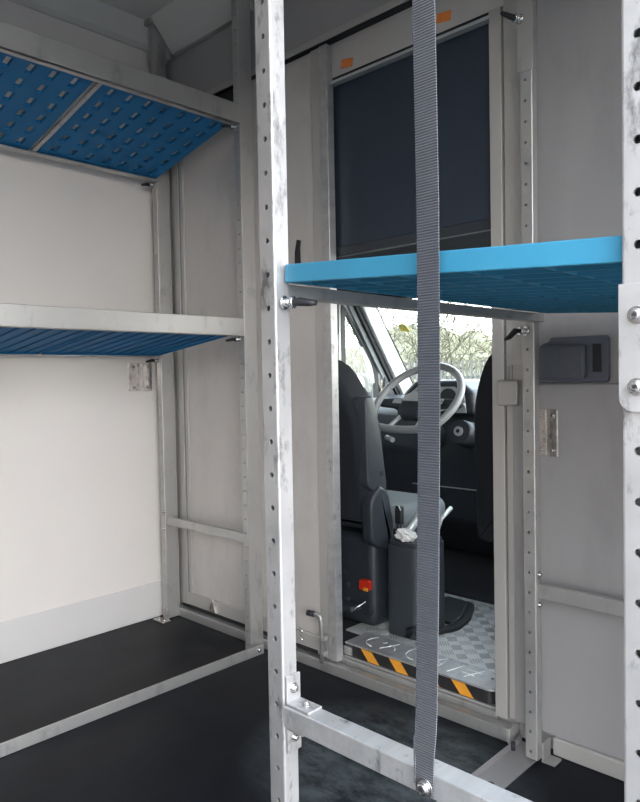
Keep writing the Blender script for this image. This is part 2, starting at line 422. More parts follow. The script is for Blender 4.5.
# stretchers
MB().box(-2.392, -1.905, 1.580, 1.600, .388, .420, .002).build('stretcher', 'alu2', LR)
bolt(LR, (-2.40, 1.5715, .44), (0, -1, 0), .006, .009); bolt(LR, (-2.40, 1.5715, .372), (0, -1, 0), .006, .009)
MB().box(-2.392, -1.905, .32, .34, .388, .420, .002).build('stretcher', 'alu2', LR)
# floor angle between the front posts
f = MB(); f.box(-1.842, -1.836, .30, 1.600, .001, .036, .001); f.box(-1.870, -1.842, .36, 1.572, .001, .006, .001)
f.build('floor_bar', 'alu2', LR)
bolt(LR, (-1.8355, 1.578, .020), (1, 0, 0), .007, .009)
# tiers: front beams, back rails, cross bars
def tier(zf, hf, zb, hb):
    f = MB(); f.box(-1.885, -1.872, .36, 1.5715, zf, zf + hf, .002); f.box(-1.905, -1.872, .36, 1.5715, zf, zf + .006, .001); f.box(-1.872, -1.867, .36, 1.5715, zf, zf + .007, .001)
    f.build('front_beam', 'alu2', LR)
    g = MB(); g.box(-2.400, -2.390, .36, 1.5715, zb, zb + hb, .002); g.box(-2.392, -2.362, .36, 1.5715, zb, zb + .004, .001)
    g.build('back_rail', 'alu2', LR)
    clamp(LR, (-1.885, 1.560, zf - .012), -.25, -1, -.006, .8)
    clamp(LR, (-2.392, 1.560, zb - .012), -.25, -1, -.006, .8)
tier(1.852, .067, 1.757, .026)
tier(1.121, .061, 1.063, .028)

def slotted(xs0, xs1, ys0, ys1, nx, ny, hw, hl, z0, z1):
    """solid plate with a grid of slots: hl along x, hw along y"""
    mb = MB(); bm = mb.bm
    px = (xs1 - xs0) / nx; py = (ys1 - ys0) / ny
    X = [xs0]; Y = [ys0]
    for i in range(nx): c = xs0 + px * (i + .5); X += [c - hl / 2, c + hl / 2]
    for j in range(ny): c = ys0 + py * (j + .5); Y += [c - hw / 2, c + hw / 2]
    X.append(xs1); Y.append(ys1)
    top = {}; bot = {}
    for i, x in enumerate(X):
        for j, y in enumerate(Y):
            top[i, j] = bm.verts.new((x, y, z1)); bot[i, j] = bm.verts.new((x, y, z0))
    for i in range(len(X) - 1):
        for j in range(len(Y) - 1):
            if i % 2 == 1 and j % 2 == 1:
                k = [(i, j), (i + 1, j), (i + 1, j + 1), (i, j + 1)]
                for a in range(4):
                    p, q = k[a], k[(a + 1) % 4]
                    bm.faces.new((top[p], bot[p], bot[q], top[q]))
            else:
                bm.faces.new((top[i, j], top[i + 1, j], top[i + 1, j + 1], top[i, j + 1]))
                bm.faces.new((bot[i, j], bot[i, j + 1], bot[i + 1, j + 1], bot[i + 1, j]))
    return mb
TL = .478
tray = empty('shelf_tray', (0, 0, 0), 'x', 'shelf tray', 'slotted blue trays on the left rack')
slotted(-.232, .232, .012, TL - .012, 6, 7, .021, .048, 0, .012).build('deck', 'blue', tray)
w = MB(); w.box(-.240, -.232, 0, TL, 0, .020, .001); w.box(.232, .240, 0, TL, 0, .020, .001); w.box(-.232, .232, 0, .012, 0, .020, .001); w.box(-.232, .232, TL - .012, TL, 0, .020, .001)
w.build('rim', 'blue', tray)
w = MB()
for j in range(1, 7): y = .012 + (TL - .024) / 7 * j; w.box(-.232, .232, y - .002, y + .002, .012, .020, 0)
w.build('ribs', 'blue', tray)
tray2 = empty('shelf_tray', (0, 0, 0), 'x', 'shelf tray', 'ribbed blue trays on the left rack')
MB().box(-.232, .232, .006, TL - .006, .006, .010, .0005).build('deck', 'blue', tray2)
w = MB(); w.box(-.240, -.232, 0, TL, 0, .020, .001); w.box(.232, .240, 0, TL, 0, .020, .001); w.box(-.232, .232, 0, .006, 0, .020, .001); w.box(-.232, .232, TL - .006, TL, 0, .020, .001)
w.build('rim', 'blue', tray2)
w = MB()
for j in range(1, 10): y = TL / 10 * j; w.box(-.232, .232, y - .0015, y + .0015, .001, .006, .0006)
w.build('ribs', 'blue', tray2)
def set_tray(o, zf, zb, y0):
    a = math.atan2(zf - zb, .48); o.location = (-2.1385, y0, (zf + zb) / 2); o.rotation_euler = (0, -a, 0)
labs = [('slotted blue shelf tray on the top tier, the one next to the front bulkhead', 1.861, 1.764, 1.080),
        ('slotted blue shelf tray on the top tier, cut by the left edge of the photo', 1.861, 1.764, .574),
        ('blue shelf tray on the middle tier, the one next to the front bulkhead', 1.128, 1.069, 1.078),
        ('blue shelf tray on the middle tier, cut by the left edge of the photo', 1.128, 1.069, .585)]
for i, (l, zf, zb, y0) in enumerate(labs):
    o = (tray, None, tray2, None)[i] or copy_tree(tray if i < 2 else tray2); o['label'] = l; set_tray(o, zf, zb, y0)
MB().prism([(-2.36, 1.762), (-1.906, 1.852), (-1.906, 1.860), (-2.36, 1.770)], (0, .014, 0), (0, 1.060, 0), (1, 0, 0), (0, 0, 1)).build('cross_bar', 'alu_br', LR)

# ---- right rack beside the side door
RR = empty('shelving_rack', (-.53, 1.15, 0), 'scuffed aluminium shelving rack with one blue tray in the right foreground', 'rack')
PC = (-.796, -.762, .700, .732); PD = (-.828, -.795, 1.580, 1.606); PE = (-.2605, -.228, .700, .732); PF = (-.2605, -.228, 1.580, 1.640)
holed_post(MB(), *PC, .001, 2.396, .025, hx=-.777).build('post', 'alu', RR)
holed_post(MB(), *PD, .012, 2.396, .030, hx=-.813, r=.0036).build('post', 'alu2', RR)
holed_post(MB(), *PE, .001, 2.396, .043, r=.0045).build('post', 'alu', RR)
MB().box(*PF, .001, 2.396, .002).build('post', 'alu2', RR)
# upper sleeve on the bulkhead post
MB().box(-.832, -.791, 1.576, 1.5795, 1.70, 2.2, .001).build('sleeve', 'alu2', RR)
clamp(RR, (-.822, 1.575, 1.825), -.4, -1, .004, .9)
# lower front beam with angle brackets
bm_ = MB().box(-.762, -.2605, .7005, .734, .444, .476, .002).build('front_beam', 'alu_br', RR)
bk = MB(); bk.box(-.7615, -.7575, .704, .733, .4765, .520, .001); bk.box(-.7575, -.712, .704, .733, .4765, .4805, .001)
bko = bk.build('corner_bracket', 'alu', RR)
bolt(bko, (-.7573, .718, .500), (1, 0, 0), .006, .0075, inset=False); bolt(bko, (-.730, .718, .4807), (0, 0, 1), .004, .006, inset=False)
bk = MB(); bk.box(-.7615, -.7575, .704, .733, .402, .4435, .001); bk.box(-.7575, -.725, .704, .733, .4395, .4435, .001)
bko = bk.build('corner_bracket', 'alu', RR)
bolt(bko, (-.7573, .718, .424), (1, 0, 0), .0055, .007, inset=False)
MB().box(-.762, -.2605, .7005, .732, 1.93, 1.962, .002).build('front_beam', 'alu_br', RR)
# splice plate on the near post
pts = [(-.262, .945)] + [(-.262 + .014 - .014 * cos(a), .945 - .014 * sin(a)) for a in [pi / 8 * k for k in range(1, 5)]] + [(-.222, .931), (-.222, 1.056), (-.262, 1.056)]
sp = MB().prism(pts, (0, -.004, 0), (0, .6995, 0), (1, 0, 0), (0, 0, 1), .0008).build('splice_plate', 'alu', RR)
bolt(sp, (-.2445, .6953, 1.025), (0, -1, 0), .0065, .0085); bolt(sp, (-.2445, .6953, .956), (0, -1, 0), .0065, .0085)
# side rails under the tray
MB().box(-.797, -.770, .7325, 1.5795, 1.094, 1.113, .0015).build('side_rail', 'alu2', RR)
MB().box(-.2595, -.235, .7325, 1.5795, 1.040, 1.060, .0015).build('side_rail', 'alu2', RR)
MB().box(-.797, -.770, .7325, 1.5795, 1.90, 1.925, .0015).build('side_rail', 'alu2', RR)
clamp(RR, (-.7615, .716, 1.083), 1, .35, -.004, .85)
clamp(RR, (-.815, 1.579, 1.075), -.5, -1, -.022, .95)
# floor channel running back to the bulkhead post
fc = MB(); fc.box(-.878, -.806, .734, 1.655, .001, .005, .001); fc.box(-.880, -.876, .734, 1.655, .001, .020, .001)
fco = fc.build('floor_channel', 'dull', RR)
MB().cyl((-.838, 1.425, .0050), (-.838, 1.425, .0056), .011, 20).build('drain_hole', 'rubber', fco)
MB().cyl((-.872, 1.60, .005), (-.872, 1.60, .024), .006, 12).build('rubber_stop', 'rubber', fco)
ft = MB(); ft.box(-.795, -.760, 1.600, 1.640, .001, .006, .001); ft.box(-.7945, -.790, 1.600, 1.640, .006, .05, .001); ft.build('foot_plate', 'dull', RR)
MB().box(-.795, -.2605, 1.590, 1.606, .416, .452, .002).build('stretcher', 'alu2', RR)
for z in (.475, .40): bolt(RR, (-.7945, 1.594, z), (1, 0, 0), .006, .009)

# ---- solid blue tray on the right rack (tilts down to the right)
RT = empty('shelf_tray', (-.51, 1.14, 1.10), 'bright blue plastic shelf tray lying tilted in the right foreground rack', 'shelf tray')
ang = math.atan2(1.112 - 1.080, .482)
mt = Matrix.Translation((-.51, 0, 1.0975)) @ Matrix.Rotation(ang, 4, 'Y')
w = MB(); w.box(-.246, .245, .722, 1.562, .008, .012, .001, mtx=mt); w.build('deck', 'bluel', RT)
w = MB(); w.box(-.246, .245, .718, .724, -.001, .026, .0015, mtx=mt); w.box(-.246, .245, 1.560, 1.566, -.001, .026, .0015, mtx=mt)
w.box(-.250, -.246, .718, 1.566, -.001, .026, .0015, mtx=mt); w.box(.245, .249, .718, 1.566, -.001, .026, .0015, mtx=mt)
w.build('rim', 'bluel', RT)
w = MB()
for k in range(15): y = .775 + k * .053; w.box(-.245, .244, y - .002, y + .002, -.0005, .008, 0, mtx=mt)
for k in range(4): w.box(-.15 + k * .1 - .002, -.15 + k * .1 + .002, .724, 1.56, .001, .008, 0, mtx=mt)
w.build('ribs', 'bluel', RT)

# ---- webbing strap hanging in front of the rack
path = [(-.484, .694, 1.950), (-.483, .690, 1.41), (-.4795, .688, 1.178), (-.4805, .687, .941), (-.486, .688, .723), (-.493, .691, .56), (-.499, .6945, .505), (-.5005, .6955, .450)]
SP = empty('webbing_strap', (-.5, .69, .45), 'dark grey ribbed webbing strap bolted to the rack beam, hanging before the doorway', 'strap')
w = MB(); bm = w.bm; rows = []
fine = []
for i in range(len(path) - 1):
    for k in range(8):
        fine.append(Vector(path[i]).lerp(Vector(path[i + 1]), k / 8))
fine.append(Vector(path[-1]))
for p in fine:
    hw = .0155 if p.z > .53 else .0155 - .0025 * min(1, (.53 - p.z) / .05)
    rows.append([bm.verts.new((p.x + sx * hw, p.y + sy * .0009, p.z)) for sx, sy in ((-1, -1), (1, -1), (1, 1), (-1, 1))])
for a, b_ in zip(rows, rows[1:]):
    for k in range(4): bm.faces.new((a[k], a[(k + 1) % 4], b_[(k + 1) % 4], b_[k]))
bm.faces.new(rows[0]); bm.faces.new(rows[-1][::-1]); bmesh.ops.recalc_face_normals(bm, faces=bm.faces)
w.build('webbing', 'strap', SP)
MB().tube([(-.5145, .6935, .52), (-.514, .6935, .48), (-.514, .6935, .46)], .001, 6).build('stitching', 'strap', SP)
bolt(SP, (-.5005, .6945, .459), (0, -1, 0), .0085, .0125)

# ---- lashing brackets
def bracket(name, o, u, n, wd, h, label, cat, grp):
    """two folded plates with four screws on a wall"""
    o, u, n = Vector(o), Vector(u), Vector(n)
    e = empty(name, o, label, cat, grp)
    def pl(a0, a1, t): return MB().prism([(a0, 0), (a1, 0), (a1, h), (a0, h)], n * t, o, u, (0, 0, 1), .001)
    pl(0, wd * .48, .004).build('plate', 'zinc', e); pl(wd * .55, wd, .006).build('plate', 'zinc', e)
    for a in (.22, .8):
        for z in (.13, .87): bolt(e, o + u * wd * a + n * (.0062 if a > .5 else .0042) + Vector((0, 0, h * z)), n, .005, .007, 'screw')
    return e
bracket('lashing_bracket', (XL, 1.462, .93), (0, 1, 0), (1, 0, 0), .105, .112, 'shiny metal bracket on the white left wall under the middle shelf', 'bracket', 'wall brackets')
bracket('lashing_bracket', (-.832, YB - .018, .762), (1, 0, 0), (0, -1, 0), .058, .118, 'dull metal bracket on the grey bulkhead right of the doorway', 'bracket', 'wall brackets')

# ---- grey plastic housing on the upper bulkhead, switch cover
HB = empty('vent_housing', (-.74, YB, .946), 'dark grey plastic vent housing on the bulkhead behind the blue tray', 'vent')
MB().prism([(-.825, .947), (-.655, .947), (-.650, .955), (-.650, 1.052), (-.656, 1.060), (-.795, 1.060), (-.800, 1.050), (-.818, 1.045), (-.825, 1.038)], (0, -.014, 0), (0, YB - .0005, 0), (1, 0, 0), (0, 0, 1), .003, 3).build('back_plate', 'housing', HB)
MB().box(-.815, -.700, YB - .034, YB - .014, .955, 1.040, .008, 4).build('cover', 'housing', HB)
MB().box(-.688, -.667, YB - .016, YB - .0135, .972, 1.040, .0008).build('slot', 'rubber', HB)
SW = empty('switch_cover', (-.90, YB - .02, .885), 'small square pale cover plate on the door frame right of the doorway', 'cover plate')
MB().box(-.936, -.877, YB - .034, YB - .0225, .888, .955, .006, 4).build('cover', 'frame', SW)
MB().box(-.93, -.885, YB - .0223, YB - .0165, .892, .95, .001).build('back_box', 'frame', SW)
w = MB(); w.cyl((-.9085, YB - .018, .955), (-.9085, YB - .018, .990), .0012, 6); w.cyl((-.899, YB - .018, .955), (-.899, YB - .018, .994), .0012, 6)
w.build('cable', 'greyt', SW)

# ------------------------------------------------------------------ cab
CF = .085   # cab floor
XC0, XC1 = -2.30, -.22
struct(MB().box(XC0 - .1, XC1 + .1, YB + .03, 3.3, -.05, CF - .006, 0).build('floor_cab', 'headl'))
# aluminium tread floor between the seats with raised five-bar pattern
tp = empty('tread_floor_plate', (-1.3, 2.0, CF), 'silver checker tread plate on the cab floor beyond the step', 'floor plate')
MB().box(-1.62, -.80, YB + .115, 2.36, CF - .005, CF + .001, .001).build('plate', 'checker', tp)
w = MB()
pt = .052
for i in range(-2, 17):
    for j in range(-2, 13):
        cx = -1.60 + i * pt; cy = 1.80 + j * pt
        if not (-1.60 < cx < -.82 and 1.80 < cy < 2.345): continue
        a = radians(45 if (i + j) % 2 else -45)
        for k in range(5):
            o_ = (k - 2) * .0082
            ca, sa = cos(a), sin(a); ox, oy = -sa * o_, ca * o_
            L_ = .016
            w.prism([(-L_, -.0016), (L_, -.0016), (L_, .0016), (-L_, .0016)], (0, 0, .0016), (cx + ox, cy + oy, CF + .001), (ca, sa, 0), (-sa, ca, 0))
bars = w.build('raised_bars', 'bars', tp); bars['kind'] = 'stuff'
# step plate with hazard tape
ST = empty('step_plate', (-1.26, 1.74, .06), 'worn aluminium step plate with orange and black hazard tape on its edge in the doorway', 'step')
r_ = .03
def step_poly(x0, x1, y0, y1):
    p = [(x0, y0)]
    for k in range(6): a = pi / 2 * k / 5; p.append((x1 - r_ + r_ * sin(a), y0 + r_ - r_ * cos(a)))
    p += [(x1, y1), (x0, y1)]
    return p
SY0, SY1 = YB - .004, YB + .108
MB().prism(step_poly(-1.518, -.965, SY0, SY1), (0, 0, .006), (0, 0, .096), (1, 0, 0), (0, 1, 0), .001).build('tread', 'alu_br', ST)
MB().prism(step_poly(-1.49, -.972, SY0 + .004, SY1), (0, 0, .038), (0, 0, .0575), (1, 0, 0), (0, 1, 0), .001).build('riser', 'hazblk', ST)
MB().box(-1.530, -1.492, SY0 + .004, SY1, .0575, .085, .002).build('end_block', 'alu2', ST)
w0 = .044
for x in (-1.452, -1.338, -1.224, -1.110):
    s_ = MB().prism([(x, .094), (x + w0, .094), (x + w0 + .030, .059), (x + .030, .059)], (0, -.0012, 0), (0, SY0 + .0038, 0), (1, 0, 0), (0, 0, 1))
    o = s_.build('hazard_stripe', 'orange', ST); o['label'] = 'orange tape stripe'
w = MB(); zt = .1026
def sq(pts): w.tube([(x, y, zt) for x, y in pts], .0013, 6)
sq([(-1.455, 1.775), (-1.468, 1.752), (-1.468, 1.728), (-1.452, 1.708), (-1.425, 1.70)])
sq([(-1.425, 1.775), (-1.405, 1.755), (-1.412, 1.745)])
sq([(-1.365, 1.775), (-1.378, 1.745), (-1.395, 1.705)]); sq([(-1.378, 1.748), (-1.355, 1.735), (-1.348, 1.72)])
sq([(-1.305, 1.778), (-1.312, 1.748), (-1.305, 1.722), (-1.288, 1.705), (-1.262, 1.70)])
sq([(-1.27, 1.775), (-1.25, 1.762), (-1.258, 1.75)])
sq([(-1.185, 1.775), (-1.212, 1.735), (-1.225, 1.700)]); sq([(-1.185, 1.775), (-1.178, 1.735), (-1.18, 1.70)]); sq([(-1.206, 1.738), (-1.176, 1.734)])
sq([(-1.120, 1.772), (-1.138, 1.70)]); sq([(-1.10, 1.75), (-1.055, 1.752)]); sq([(-1.12, 1.728), (-1.06, 1.724)]); sq([(-1.055, 1.775), (-1.082, 1.702)]); sq([(-1.02, 1.76), (-.995, 1.756)])
w.build('raised_lines', 'white', ST)
MB().cyl((-1.012, 1.742, .102), (-1.012, 1.742, .1028), .004, 12).build('rivet', 'rubber', ST)
# side walls of the cab
struct(MB().box(XC0 - .06, XC0, YB + .03, 3.3, -.05, .86, 0).build('wall_cab_left', 'greyt'))
# door frame with triangular window opening (outline in y, z)
def loop(pts, n=6, r=.05):
    out = []
    N = len(pts)
    for i in range(N):
        p = Vector(pts[i]); a = (Vector(pts[i - 1]) - p).normalized(); b_ = (Vector(pts[(i + 1) % N]) - p).normalized()
        rr = r if not isinstance(r, (list, tuple)) else r[i]
        s0 = p + a * rr; s1 = p + b_ * rr
        for k in range(n):
            t_ = k / (n - 1); out.append(tuple(s0 * (1 - t_) ** 2 + p * 2 * t_ * (1 - t_) + s1 * t_ ** 2))
    return out
win = loop([(2.575, .62), (2.575, 1.295), (2.625, 1.275), (2.815, 1.01), (2.835, .62)], 5, [.03, .03, .03, .05, .03])
win = loop([(2.575, .60), (2.578, 1.300), (2.800, 1.012), (2.822, .60)], 7, [.03, .045, .07, .03])
seal = loop([(2.545, .57), (2.548, 1.352), (2.826, 1.030), (2.850, .57)], 7, [.03, .06, .08, .03])
outl = [(2.28, -.05 + 0)] * 0
frame_o = loop([(2.30, .45), (2.30, 1.40), (2.58, 1.40), (3.04, .45)], 7, [.01, .01, .02, .01])
dw = MB().ring(frame_o, seal, (-.02, 0, 0), (XC0, 0, 0), (0, 1, 0), (0, 0, 1)); dwf = struct(dw.build('window_1', 'white'))
dwf['label'] = 'driver side door window with pale frame'
MB().ring(seal, win, (-.018, 0, 0), (XC0 + .004, 0, 0), (0, 1, 0), (0, 0, 1)).build('window_seal', 'rubber', dwf)
MB().prism(win, (-.004, 0, 0), (XC0 - .008, 0, 0), (0, 1, 0), (0, 0, 1)).build('pane', 'glass', dwf)
struct(MB().box(XC0 - .06, XC0, YB + .03, 2.30, .86, 1.42, 0).build('wall_cab_pillar', 'rubber'))
MB().box(XC0 + .001, XC0 + .016, 2.515, 2.532, .5, 1.39, .003).build('seal_strip', 'white', dwf)
# a pillar: white trim, black seal, grey frame (sloping)
def slope(y0a, y1a, x0, x1, za=1.42, zb=.80):
    k = -.762
    def yy(y, z): return y + (z - 1.315) * k
    return [(yy(y0a, za), za), (yy(y1a, za), za), (yy(y1a, zb) + (.02), zb), (yy(y0a, zb) - .02, zb)]
ap = MB().prism(slope(2.665, 2.765, 0, 0), (.05, 0, 0), (XC0 + .002, 0, 0), (0, 1, 0), (0, 0, 1), .006, 3)
apo = struct(ap.build('trim_10', 'white'))
MB().prism(slope(2.632, 2.664, 0, 0), (.03, 0, 0), (XC0 + .002, 0, 0), (0, 1, 0), (0, 0, 1), .004, 3).build('door_seal', 'rubber', apo)
MB().prism(slope(2.600, 2.631, 0, 0), (.014, 0, 0), (XC0 + .002, 0, 0), (0, 1, 0), (0, 0, 1), .003, 3).build('frame_strip', 'greyt', apo)
MB().prism([(2.835, .62), (2.86, .97), (2.985, .84), (3.0, .62)], (.02, 0, 0), (XC0 + .004, 0, 0), (0, 1, 0), (0, 0, 1), .005).build('corner_cover', 'plastic', apo)
struct(MB().box(XC1, XC1 + .06, YB + .03, 3.3, -.05, .86, 0).build('wall_cab_right', 'greyt'))
# windscreen
def wy(z): return 2.765 + (z - 1.315) * -.762
p0, p1 = (wy(.84), .84), (wy(1.40), 1.40)
ws = MB().prism([p0, p1, (p1[0] + .006, p1[1]), (p0[0] + .006, p0[1])], (XC1 - XC0 - .04, 0, 0), (XC0 + .04, 0, 0), (0, 1, 0), (0, 0, 1))
wso = struct(ws.build('window_2', 'glass')); wso['label'] = 'windscreen'
def strip(y_off, x0, x1, name, m_):
    a, b_ = (p0[0] + y_off, p0[1]), (p1[0] + y_off, p1[1])
    return MB().prism([a, b_, (b_[0] + .003, b_[1]), (a[0] + .003, a[1])], (x1 - x0, 0, 0), (x0, 0, 0), (0, 1, 0), (0, 0, 1)).build(name, m_, wso)
strip(-.004, XC0 + .055, XC0 + .063, 'windscreen_seal', 'rubber')
sk = MB(); zc_ = 1.215; yc_ = wy(zc_); d1 = Vector((0, -.606, .795))
kx = -2.135
sk.prism([(-.026, -.018), (-.004, -.020), (.026, -.030), (.022, .004), (.018, .022), (-.012, .026), (-.026, .012)], (0, -.0012, 0), (kx, yc_ - .002, zc_), (1, 0, 0), tuple(d1), .0003)
sko = sk.build('sticker', 'yellow', wso); sko['label'] = 'yellow sticker'
w = MB()
for a, b_ in ((-.010, .008), (.008, .006), (-.001, -.006)):
    w.prism([(a - .004, b_ - .004), (a + .004, b_ - .004), (a + .004, b_ + .004), (a - .004, b_ + .004)], (0, -.0008, 0), (kx, yc_ - .0034, zc_), (1, 0, 0), tuple(d1))
w.build('printed_marks', 'greyt', sko)
# roof lining, overhead board
struct(MB().box(XC0, XC1 + .06, YB + .075, 2.76, 1.375, 1.42, .0).build('ceiling_cab', 'headl'))
struct(MB().box(XC0, XC1 + .06, 2.68, 2.76, 1.345, 1.375, .0).build('trim_11', 'headl'))
ob = empty('overhead_board', (-1.24, YB + .06, 1.35), 'large dark blue board closing the upper half of the doorway', 'panel')
MB().box(-1.5985, -.9565, YB + .006, YB + .022, 1.392, DZ1 - .001, .001).build('board', 'panelblk', ob)
MB().box(-1.5985, -.9565, YB + .002, YB + .026, 1.362, 1.391, .003).build('bottom_lip', 'plastic', ob)
# front of cab
struct(MB().box(XC0, XC1, 3.16, 3.22, -.05, .80, 0).build('wall_cab_front', 'headl'))

# dashboard
DB = empty('dashboard', (-1.3, 2.9, CF), 'dark dashboard with silver vents below the windscreen', 'dashboard')
MB().prism([(2.72, .30), (2.66, .62), (2.70, .80), (2.76, .862), (2.90, .875), (3.155, .862), (3.155, .12), (2.95, .10)], (2.05, 0, 0), (XC0 + .005, 0, 0), (0, 1, 0), (0, 0, 1), .02, 4).build('body', 'plastic', DB)
MB().box(XC0 + .1, -.4, 2.98, 3.12, .872, .884, .005, 3).build('windscreen_reflection', 'greyt', DB)  # grey strip standing in for the windscreen's reflection on the dash
MB().prism([(-.20, -.08), (.20, -.08), (.19, .02), (.12, .075), (-.12, .075), (-.19, .02)], (0, .22, 0), (-1.80, 2.63, .875), (1, 0, 0), (0, 0, 1), .02, 4).build('instrument_hood', 'plastic', DB)
cl = MB(); cl.prism([(-.16, -.06), (.16, -.06), (.15, .02), (.10, .055), (-.10, .055), (-.15, .02)], (0, .004, 0), (-1.80, 2.624, .865), (1, 0, 0), (0, 0, 1), .001)
clo = cl.build('instrument_cluster', 'silver', DB)
for x in (-.07, .07): MB().cyl((-1.80 + x, 2.6235, .868), (-1.80 + x, 2.620, .868), .045, 24).build('gauge', 'plasticl', clo)
for x, z in ((-1.42, .80), (-1.20, .80)):
    v = MB().prism([(-.085, -.025), (.085, -.025), (.075, .03), (-.075, .03)], (0, -.03, 0), (x, 2.70, z), (1, 0, 0), (0, 0, 1), .006, 3).build('air_vent', 'silver', DB)
    w = MB()
    for k in range(4): w.box(x - .062, x + .062, 2.664, 2.669, z - .018 + k * .011, z - .014 + k * .011, .0005)
    w.build('louvres', 'rubber', v)
MB().prism([(-.30, -.008), (.0, -.012), (.0, .012), (-.30, .006)], (0, -.02, 0), (-1.17, 2.668, .74), (1, 0, 0), (0, 0, 1), .003, 3).build('trim_strip', 'silver', DB)
MB().box(-1.60, -1.10, 2.60, 2.68, .60, .70, .015, 4).build('centre_console', 'plastic', DB)
MB().box(-1.98, -1.55, 2.685, 2.694, .456, .461, .001).build('trim_strip', 'silver', DB)

# steering wheel
WC = Vector((-1.765, 2.43, .865)); tl = radians(44)
nrm = Vector((0, -cos(tl), sin(tl))); up = Vector((0, sin(tl), cos(tl))); rt = Vector((1, 0, 0))
def wp(a, b_, c=0): return WC + rt * a + up * b_ + nrm * c
SWH = empty('steering_wheel', tuple(WC), 'grey leather steering wheel with flattened bottom in the cab', 'steering wheel')
RW = .205; pts = []
for k in range(64):
    a = 2 * pi * k / 64; x, y = RW * cos(a), RW * sin(a)
    if y < -.148: y = -.148 - (-.148 - y) * .25
    pts.append(wp(x, y))
MB().tube(pts, .0165, 12, closed=True).build('rim', 'wheelrim', SWH)
MB().prism([(-.085, -.055), (-.05, -.085), (.05, -.085), (.085, -.055), (.09, .03), (.05, .062), (-.05, .062), (-.09, .03)], tuple(nrm * .04), tuple(wp(0, 0, -.045)), (1, 0, 0), tuple(up), .014, 4).build('airbag_cover', 'plastic', SWH)
MB().prism([(-.075, .0), (.075, .0), (.08, .03), (.045, .054), (-.045, .054), (-.08, .03)], tuple(nrm * .006), tuple(wp(0, 0, -.006)), (1, 0, 0), tuple(up), .002, 2).build('hub_cap', 'hub', SWH)
for sgn in (-1, 1):
    MB().prism([(sgn * .07, -.03), (sgn * .07, .025), (sgn * .195, .02), (sgn * .198, -.018)], tuple(nrm * .018), tuple(wp(0, 0, -.028)), (1, 0, 0), tuple(up), .004, 3).build('spoke', 'plasticl', SWH)
    MB().prism([(sgn * .082, -.012), (sgn * .082, .016), (sgn * .13, .014), (sgn * .13, -.01)], tuple(nrm * .004), tuple(wp(0, 0, -.0095)), (1, 0, 0), tuple(up), .001).build('button_pad', 'hub', SWH)
    MB().tube([wp(sgn * .055, -.07, -.02), wp(sgn * .065, -.11, -.012), wp(sgn * .07, -.148, -.004)], .010, 8).build('spoke', 'silver', SWH)
MB().tube([wp(0, 0, -.05), wp(0, -.03, -.20), wp(0, -.05, -.235)], .05, 14, rs=[.045, .055, .055]).build('column', 'plastic', SWH)
MB().tube([wp(-.05, -.01, -.08), wp(-.14, .01, -.07), wp(-.20, .03, -.055)], .008, 8).build('indicator_stalk', 'plastic', SWH)
MB().tube([wp(.05, -.01, -.08), wp(.14, .01, -.07), wp(.20, .03, -.055)], .008, 8).build('wiper_stalk', 'plastic', SWH)
MB().tube([wp(-.15, -.13, -.10), wp(-.10, -.15, -.09)], .012, 8).build('adjuster_lever', 'greyt', SWH)
ig = MB(); c0 = Vector((-1.60, 2.50, .735)); dr = Vector((.1, -1, .25)).normalized()
ig.cyl(c0 - dr * .10, c0, .058, 24, .050); igo = ig.build('ignition_housing', 'plastic', SWH)
MB().cyl(c0, c0 + dr * .008, .020, 20).build('key_barrel', 'silver', igo)
MB().cyl(c0 + dr * .008, c0 + dr * .012, .008, 12).build('keyhole', 'rubber', igo)

# driver's seat
DS = empty('driver_seat', (-1.77, 2.05, CF), 'black driver seat with grey side shell, left in the doorway', 'seat')
bo = loop([(-2.02, .44), (-2.02, .93), (-1.93, 1.04), (-1.66, 1.04), (-1.535, .84), (-1.525, .44)], 6, [.03, .1, .06, .09, .08, .03])
shear = Matrix.Translation((0, 1.865, .44)) @ Matrix.Rotation(radians(6), 4, 'X') @ Matrix.Translation((0, -1.865, -.44))
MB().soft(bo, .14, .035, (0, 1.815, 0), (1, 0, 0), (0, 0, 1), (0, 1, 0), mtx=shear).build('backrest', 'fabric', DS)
MB().box(-1.90, -1.64, 1.70, 1.78, 1.08, 1.27, .035, 5, mtx=Matrix.Translation((0, .05, .02))).build('headrest', 'fabric', DS)
for x in (-1.83, -1.71): MB().cyl((x, 1.79, 1.0), (x, 1.79, 1.13), .006, 8).build('headrest_rod', 'bolt', DS)
# side shell (outline in y, z)
sh = loop([(1.800, .60), (1.792, .90), (1.835, .905), (1.850, .86), (1.885, .70), (1.905, .585), (1.86, .555)], 4, [.02, .01, .008, .02, .05, .02, .02])
sho = MB().soft(sh, .055, .006, (-1.512, 0, 0), (0, 1, 0), (0, 0, 1), (-1, 0, 0), 3).build('side_shell', 'plasticl', DS)
MB().cyl((-1.513, 1.872, .635), (-1.5105, 1.872, .635), .009, 14).build('screw_hole', 'rubber', sho)
sc2 = loop([(1.805, .40), (1.800, .55), (1.85, .60), (1.90, .57), (1.935, .42), (1.90, .36)], 5, [.03, .03, .02, .03, .05, .03])
MB().soft(sc2, .05, .012, (-1.500, 0, 0), (0, 1, 0), (0, 0, 1), (-1, 0, 0), 4).build('recliner_cover', 'plastic', DS)
cu = MB(); cu.box(-2.02, -1.50, 1.93, 2.27, .41, .505, .04, 6); cu.build('cushion', 'fabric_lit', DS)
MB().box(-1.99, -1.54, 1.86, 2.25, CF, .41, .03, 4).build('pedestal', 'plastic', DS)
w = MB(); w.prism([(-1.80, 1.86), (-1.60, 1.86), (-1.60, 1.80), (-1.80, 1.80)], (0, 0, .02), (0, 0, CF + .06), (1, 0, 0), (0, 1, 0), .004); w.build('slide_rail', 'plasticl', DS)
